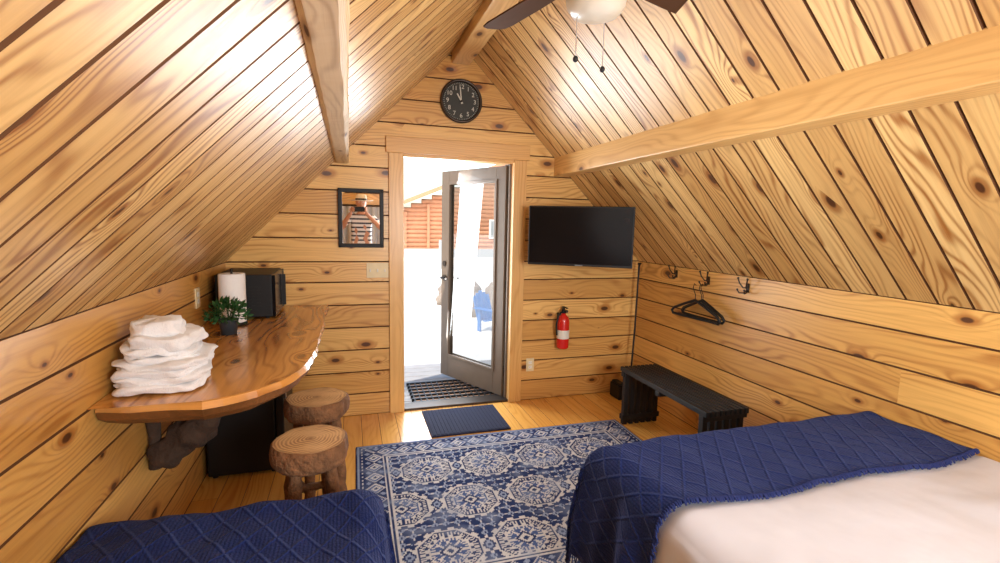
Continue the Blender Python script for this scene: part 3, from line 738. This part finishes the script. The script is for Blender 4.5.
# ------------------------------------------------------------------ beds
def drape(mb,xa,xb,y1,zt,side,over,oend,near,mat,R=.07,amp=.008,rip=.02,nu=90,nv=80,sd=0,nw=0.,lift=0.,minz=.02,fine=1.,ridge=0.,tuck=None):
    Wd=xb-xa; inner=xb if side<0 else xa; Ls=Wd-R+over+R*.57; Le=(y1-R)-near+oend+R*.57
    def prof(a):
        if a<=0: return 0,0
        if a<R*math.pi/2: t=a/R; return R*math.sin(t),R*(1-math.cos(t))
        return R,R+(a-R*math.pi/2)
    def fn(i,j):
        p=i*Ls; ne=near+nw*math.sin(i*5+sd)+nw*.5*math.sin(i*13+sd); Lj=(y1-R)-ne+oend+R*.57; q=j*Lj
        a=p-(Wd-R); b=q-((y1-R)-ne)
        dx,da=prof(a); dy,db=prof(b)
        x=min(p,Wd-R)+dx; y=ne+min(q,(y1-R)-ne)+dy
        drop=(da**3+db**3)**(1/3)
        n1=noise.noise(X((x*2.3+sd,y*2.3,sd)))*amp*1.6+noise.noise(X((x*6+sd,y*6,sd+4)))*amp*.8*fine+noise.noise(X((x*15+sd,y*11,sd+4)))*amp*.35*fine
        if ridge:
            fall=1. if tuck is None else min(1.,max(0.,(tuck-y)/.25))
            for (ax,ay,ph,fr) in ((.8,.5,.3,5.),(.3,.9,1.7,6.),(.9,-.4,2.2,4.)):
                s_=math.sin((x*ax+y*ay)*fr+ph+1.5*noise.noise(X((x*1.7,y*1.7,ph)))); n1+=fall*ridge*max(0,s_)**8*max(0,noise.noise(X((x*1.3,y*1.3,ph+9)))+.15)*2
        z=zt+lift-drop+n1*(1 if drop<.05 else .4)
        if tuck is not None and y>tuck: z-=.02*min(1,(y-tuck)/.1)
        if drop>.05:
            k=min(1,(drop-.05)*3)
            if a>0: x+=k*(rip*math.sin(y*21+sd)+rip*.6*math.sin(y*37+1+sd)+rip*.9)+drop*.06
            if b>0: y+=k*(rip*math.sin(x*23+sd)+rip*.5*math.sin(x*41)+rip*.6)
        z=max(z,minz)
        return (inner+side*x,y,z)
    mb.grid(fn,nu,nv,mat,uvf=lambda i,j:(i*Ls,j*Le),flip=(side>0))
    return fn
def bed(name,xa,xb,y1,y0,zt,side):
    B=empty(name)
    mb=MB(); fz=.30
    for lo,hi in (((xa+.03,y0,.18),(xa+.07,y1-.06,fz)),((xb-.07,y0,.18),(xb-.03,y1-.06,fz)),((xa+.03,y1-.10,.18),(xb-.03,y1-.06,fz)),((xa+.03,y0,.18),(xb-.03,y0+.04,.75)),((xa+.07,y0,.26),(xb-.07,y1-.1,.28))): mb.box(lo,hi,M_trim)
    for x in (xa+.03,xb-.11):
        for y in (y0,y1-.14): mb.box((x,y,.0),(x+.08,y+.08,.2),M_trim)
    mb.done('bed_frame',bevel=.004,parent=B)
    mb=MB(); mb.box((xa+.035,y0+.04,.305),(xb-.035,y1-.05,zt-.045),M_mattress); mb.done('mattress',bevel=.05,seg=4,parent=B)
    return B
B1=bed('bed',1.83,3.36,-2.12,-4.15,.62,-1)
mb=MB(); drape(mb,1.82,3.355,-2.12,.62,-1,.24,.2,-4.0,M_sheet,R=.09,amp=.010,rip=.01,sd=3,nu=170,nv=200,fine=.45,ridge=.035,tuck=-2.62); mb.done('duvet',parent=B1)
mb=MB(); fnb=drape(mb,1.80,3.345,-2.095,.62,-1,.50,.40,-2.60,M_blanket,R=.09,amp=.012,rip=.020,sd=3,nu=150,nv=90,nw=.02,lift=.022)
o=mb.done('knit_blanket',parent=B1); so=o.modifiers.new('s','SOLIDIFY'); so.thickness=.012; so.offset=1
mb=MB()
for k in range(230):
    i=.003+k/231; p=X(fnb(i,0.)); p2=X(fnb(i,.03)); d=(p-p2).normalized()
    e=p+d*random.uniform(.012,.022)+X((random.uniform(-.004,.004),0,0)); 
    mb.tube([p+X((0,0,.004)),p.lerp(e,.5)+X((0,0,.004)),e+X((0,0,-.006))],.0034,M_yarn,5)
for k in range(60):
    j=k/60; p=X(fnb(1.,j)); e=p+X((random.uniform(-.008,.008),random.uniform(-.008,.008),-random.uniform(.04,.06))); e.z=max(e.z,.02)
    mb.tube([p,p.lerp(e,.5),e],.0028,M_yarn,5)
mb.done('blanket_fringe',parent=B1)
for k in range(2):
    pm=MB(); cx=2.2+k*.75
    pm.ball((cx,-3.95,.72),.3,M_sheet,28,(1.1,.62,.33),.1); pm.done('pillow_%d'%(k+1),parent=B1)
B2=bed('bed.001',.03,.93,-2.02,-3.93,.50,1)
mb=MB(); drape(mb,.02,.94,-2.0,.49,1,.2,.15,-3.85,M_sheet,R=.08,amp=.006,rip=.01,sd=8); mb.done('duvet',parent=B2)
mb=MB(); drape(mb,.015,.945,-1.985,.50,1,.40,.38,-3.1,M_blanket,R=.10,amp=.018,rip=.014,sd=11,nu=130,nv=140,lift=.026,ridge=.02); o=mb.done('knit_blanket',parent=B2); so=o.modifiers.new('s','SOLIDIFY'); so.thickness=.01; so.offset=1
mb=MB(); mb.ball((.48,-3.72,.6),.28,M_sheet,28,(1.1,.62,.33),.1); mb.done('pillow_1',parent=B2)

# ------------------------------------------------------------------ ceiling fan
FN=empty('ceiling_fan'); fc=X((W/2,-2.21,0)); zb=2.44
mb=MB(); mb.lathe([(0,2.755),(.07,2.755),(.065,2.71),(.03,2.68),(0,2.68)],M_bronze,fc,28); mb.cyl((fc.x,fc.y,zb+.08),(fc.x,fc.y,2.70),.013,M_bronze)
mb.lathe([(0,zb+.10),(.05,zb+.10),(.10,zb+.07),(.13,zb+.03),(.13,zb-.02),(.10,zb-.045),(.08,zb-.05),(.08,zb-.075),(.095,zb-.08),(.095,zb-.09),(0,zb-.09)],M_bronze,fc,36); mb.done('motor_housing',parent=FN)
mb=MB(); mb.lathe([(.100,zb-.088),(.108,zb-.10),(.102,zb-.135),(.084,zb-.160),(.046,zb-.175),(0,zb-.180)],M_bowl,fc,36); mb.done('light_bowl',parent=FN)
mb=MB()
for k in range(4):
    a=math.radians(16+90*k); Mf=Matrix.Translation((fc.x,fc.y,zb+.0))@Matrix.Rotation(a,4,'Z')
    Mt2=Mf@Matrix.Rotation(-.16,4,'X')
    mb.box((.10,-.02,-.012),(.22,.02,-.004),M_bronze,Mf)
    prof=[(.17,.045),(.2,.055),(.4,.066),(.62,.07),(.67,.06),(.685,.03)]
    for (ra,wa),(rb,wb) in zip(prof,prof[1:]):
        for zz,fl in ((.0,False),(.007,True)):
            q=[(ra,-wa,zz),(rb,-wb,zz),(rb,wb,zz),(ra,wa,zz)]
            if not fl:q=q[::-1]
            mb.face([Mt2@X(p) for p in q],M_fanblade)
        for s_ in (-1,1): mb.face([Mt2@X(p) for p in ((ra,s_*wa,0),(rb,s_*wb,0),(rb,s_*wb,.007),(ra,s_*wa,.007))],M_fanblade)
    mb.face([Mt2@X(p) for p in ((.685,-.03,0),(.685,.03,0),(.685,.03,.007),(.685,-.03,.007))],M_fanblade)
mb.done('blades',parent=FN)
mb=MB()
for dx,dy,L in ((-.062,.02,.25),(.068,.06,.26)):
    p=fc+X((dx,dy,zb-.06)); mb.cyl(p,p-X((0,0,L)),.0018,M_steel,seg=6); mb.ball(p-X((0,0,L)),.010,M_black,10,(1,1,1.2))
mb.done('pull_chains',parent=FN)

# ------------------------------------------------------------------ camera
cx,Dc,cz,th,ph,ro,f=.844,3.84,1.544,.303,-.121,.022,482.86
Cc=X((cx,-Dc,cz)); Fv=X((math.sin(th)*math.cos(ph),math.cos(th)*math.cos(ph),math.sin(ph))); Rv=X((math.cos(th),-math.sin(th),0)); Uv=Rv.cross(Fv)
R2=Rv*math.cos(ro)+Uv*math.sin(ro); U2=-Rv*math.sin(ro)+Uv*math.cos(ro)
cd=bpy.data.cameras.new('camera'); cam=bpy.data.objects.new('camera',cd); SC.collection.objects.link(cam)
m4=Matrix(((R2.x,U2.x,-Fv.x,Cc.x),(R2.y,U2.y,-Fv.y,Cc.y),(R2.z,U2.z,-Fv.z,Cc.z),(0,0,0,1))); cam.matrix_world=m4
cd.sensor_width=36; cd.lens=f*36/1000; cd.clip_start=.01; cd.clip_end=300; SC.camera=cam

# ------------------------------------------------------------------ photographer (seen in the mirror)
PH=empty('photographer')
Pm=m4.copy()
mb=MB(); mb.box((-.08,-.038,.02),(.08,.038,.029),M_black,Pm); mb.box((.03,-.0,.015),(.072,.032,.02),M_black,Pm); mb.done('phone',bevel=.003,parent=PH)
def skin(name,V,E,Rr,matf,root=0,sub=2):
    me=bpy.data.meshes.new(name); me.from_pydata([tuple(v) for v in V],E,[]); ob=bpy.data.objects.new(name,me); SC.collection.objects.link(ob)
    sk=ob.modifiers.new('skin','SKIN'); lay=me.skin_vertices[0]
    for i,r in enumerate(Rr):
        lay.data[i].radius=r if isinstance(r,tuple) else (r,r)
    lay.data[root].use_root=True
    sb=ob.modifiers.new('sub','SUBSURF'); sb.levels=sub; sb.render_levels=sub
    dg=bpy.context.evaluated_depsgraph_get(); m2=bpy.data.meshes.new_from_object(ob.evaluated_get(dg))
    ob.modifiers.clear(); ob.data=m2; ms=[]
    m2.materials.clear()
    for p in m2.polygons:
        c=p.center; mt=matf(c)
        if mt not in ms: ms.append(mt); m2.materials.append(mt)
        p.material_index=ms.index(mt); p.use_smooth=True
    ob.parent=PH; return ob
px,py=.86,-4.30
V=[(px,py,.95),(px,py,1.14),(px,py+.0,1.33),(px,py+.01,1.45),(px,py+.03,1.53)]; Rr=[(.155,.12),(.145,.11),(.17,.115),(.075,.07),(.055,.055)]; E=[(0,1),(1,2),(2,3),(3,4)]
for s_ in (-1,1):
    b=len(V)
    wr=Cc-Fv*.075+R2*(s_*.105)-U2*.055
    V+=[(px+s_*.17,py,1.41),(px+s_*.32,py+.10,1.23),tuple(wr)]; Rr+=[.065,.045,.027]; E+=[(2,b),(b,b+1),(b+1,b+2)]
    b=len(V); V+=[(px+s_*.09,py,.86),(px+s_*.11,py+.01,.49),(px+s_*.12,py-.01,.09),(px+s_*.13,py+.13,.045)]; Rr+=[.095,.06,.04,.04]; E+=[(0,b),(b,b+1),(b+1,b+2),(b+2,b+3)]
def mf(c):
    if c.z<.12: return M_shoe
    if c.z<.93: return M_jeans
    d=abs(c.x-px)
    if c.z>1.46 and d<.1 and c.y<py+.15: return M_skin
    if c.y>py+.09 and d>.05: return M_skin
    return M_shirt
skin('body',V,E,Rr,mf)
for s_ in (-1,1):
    L=lambda a,b_,c:tuple(Cc+R2*(a*s_)+U2*b_-Fv*c)
    V=[L(.105,-.055,.075),L(.108,-.02,.07),L(.105,.012,.062)]; Rr=[.026,(.03,.018),(.03,.015)]; E=[(0,1),(1,2)]
    for k,(dy,l) in enumerate(((.022,.9),(.008,1.),(-.008,.95),(-.024,.75))):
        b=len(V); V+=[L(.107,dy+.004,.05),L(.105,dy+.004,.022),L(.092,dy,.004),L(.092-.018*l,dy,.002)]; Rr+=[.009,.0085,.008,.007]; E+=[(2,b),(b,b+1),(b+1,b+2),(b+2,b+3)]
    b=len(V); V+=[L(.092,-.035,.06),L(.078,-.03,.045),L(.062,-.022,.038)]; Rr+=[.011,.0095,.008]; E+=[(1,b),(b,b+1),(b+1,b+2)]
    skin('hand_%s'%('left' if s_<0 else 'right'),V,E,Rr,lambda c:M_skin)
hc=X((px,py+.05,1.635))
mb=MB()
def head(a,t):
    th=a*2*math.pi; q=t*math.pi; p=X((math.sin(q)*math.cos(th),math.sin(q)*math.sin(th),-math.cos(q)))
    w=.078*(1-.22*max(0,-p.z)); d=.098; h=.12; x=p.x*w; y=p.y*d; z=p.z*h
    if p.y>0.5:
        y+=.022*math.exp(-((x/.012)**2+((z+.015)/.028)**2)); y-=.008*(math.exp(-(((abs(x)-.03)/.015)**2+((z-.015)/.014)**2))); y+=.006*math.exp(-((x/.025)**2+((z+.055)/.008)**2))
    return hc+X((x,y,z))
mb.grid(head,40,28,M_skin,cu=True)
for s_ in (-1,1):
    mb.ball(hc+X((s_*.078,-.005,-.0)),.02,M_skin,12,(.5,.8,1.5)); mb.ball(hc+X((s_*.03,.082,.015)),.011,M_white,12); mb.ball(hc+X((s_*.03,.091,.015)),.005,M_black,8)
mb.ball(hc+X((0,.094,-.058)),.02,plain('lips',srgb(160,80,70),.5),12,(1,.3,.28))
mb.ball(hc+X((0,-.02,.02)),.1,M_hair,20,(.84,.94,1.1))
mb.done('head',parent=PH)
mb=MB(); mb.lathe([(.0,.145),(.05,.143),(.078,.125),(.088,.06),(.09,.045),(.14,.04),(.185,.05),(.19,.047),(.14,.034),(.088,.036),(.084,.05)],M_hat,hc,36); mb.lathe([(.0905,.046),(.091,.06),(.0885,.075)],M_black,hc,36); mb.done('sun_hat',parent=PH)

# ------------------------------------------------------------------ lights / world
w=bpy.data.worlds.new('world'); SC.world=w; w.use_nodes=True; t=w.node_tree; t.nodes.clear()
o=t.nodes.new('ShaderNodeOutputWorld'); bg=t.nodes.new('ShaderNodeBackground'); sk=t.nodes.new('ShaderNodeTexSky'); sk.sky_type='NISHITA'; sk.sun_disc=False; sk.sun_elevation=math.radians(48); sk.sun_rotation=math.radians(200); sk.air_density=1.2; sk.dust_density=3.
t.links.new(sk.outputs[0],bg.inputs[0]); bg.inputs[1].default_value=.5; t.links.new(bg.outputs[0],o.inputs[0])
def light(name,ty,loc,e,col=(1,1,1),size=.5,sy=None,target=None,**k):
    l=bpy.data.lights.new(name,ty); l.energy=e; l.color=col; o=bpy.data.objects.new(name,l); SC.collection.objects.link(o); o.location=loc
    if ty=='AREA': l.shape='RECTANGLE'; l.size=size; l.size_y=sy or size
    if ty=='POINT': l.shadow_soft_size=size
    if target is not None: o.rotation_euler=(X(target)-X(loc)).to_track_quat('-Z','Y').to_euler()
    return o
s=light('sun','SUN',(0,0,10),6.5,(1,.96,.9)); s.rotation_euler=X((.55,.25,-.8)).to_track_quat('-Z','Y').to_euler(); s.data.angle=.01
light('back_fill','AREA',((WX0+WX1)/2,YB+.05,1.5),86,(.93,.97,1.),1.0,1.0,(1.5,0,1.35))  # added fill light behind the camera, set at the invented back window
light('doorway_light','AREA',(1.6,.7,1.2),56,(.93,.97,1.),.8,1.6,(1.6,-3,.9))
light('room_fill','POINT',(1.9,-2.2,1.6),14,(.97,.99,1.),.5)  # added soft fill floating in the room, no fixture there
SC.view_settings.view_transform='Standard'; SC.view_settings.look='None'; SC.view_settings.exposure=0.04
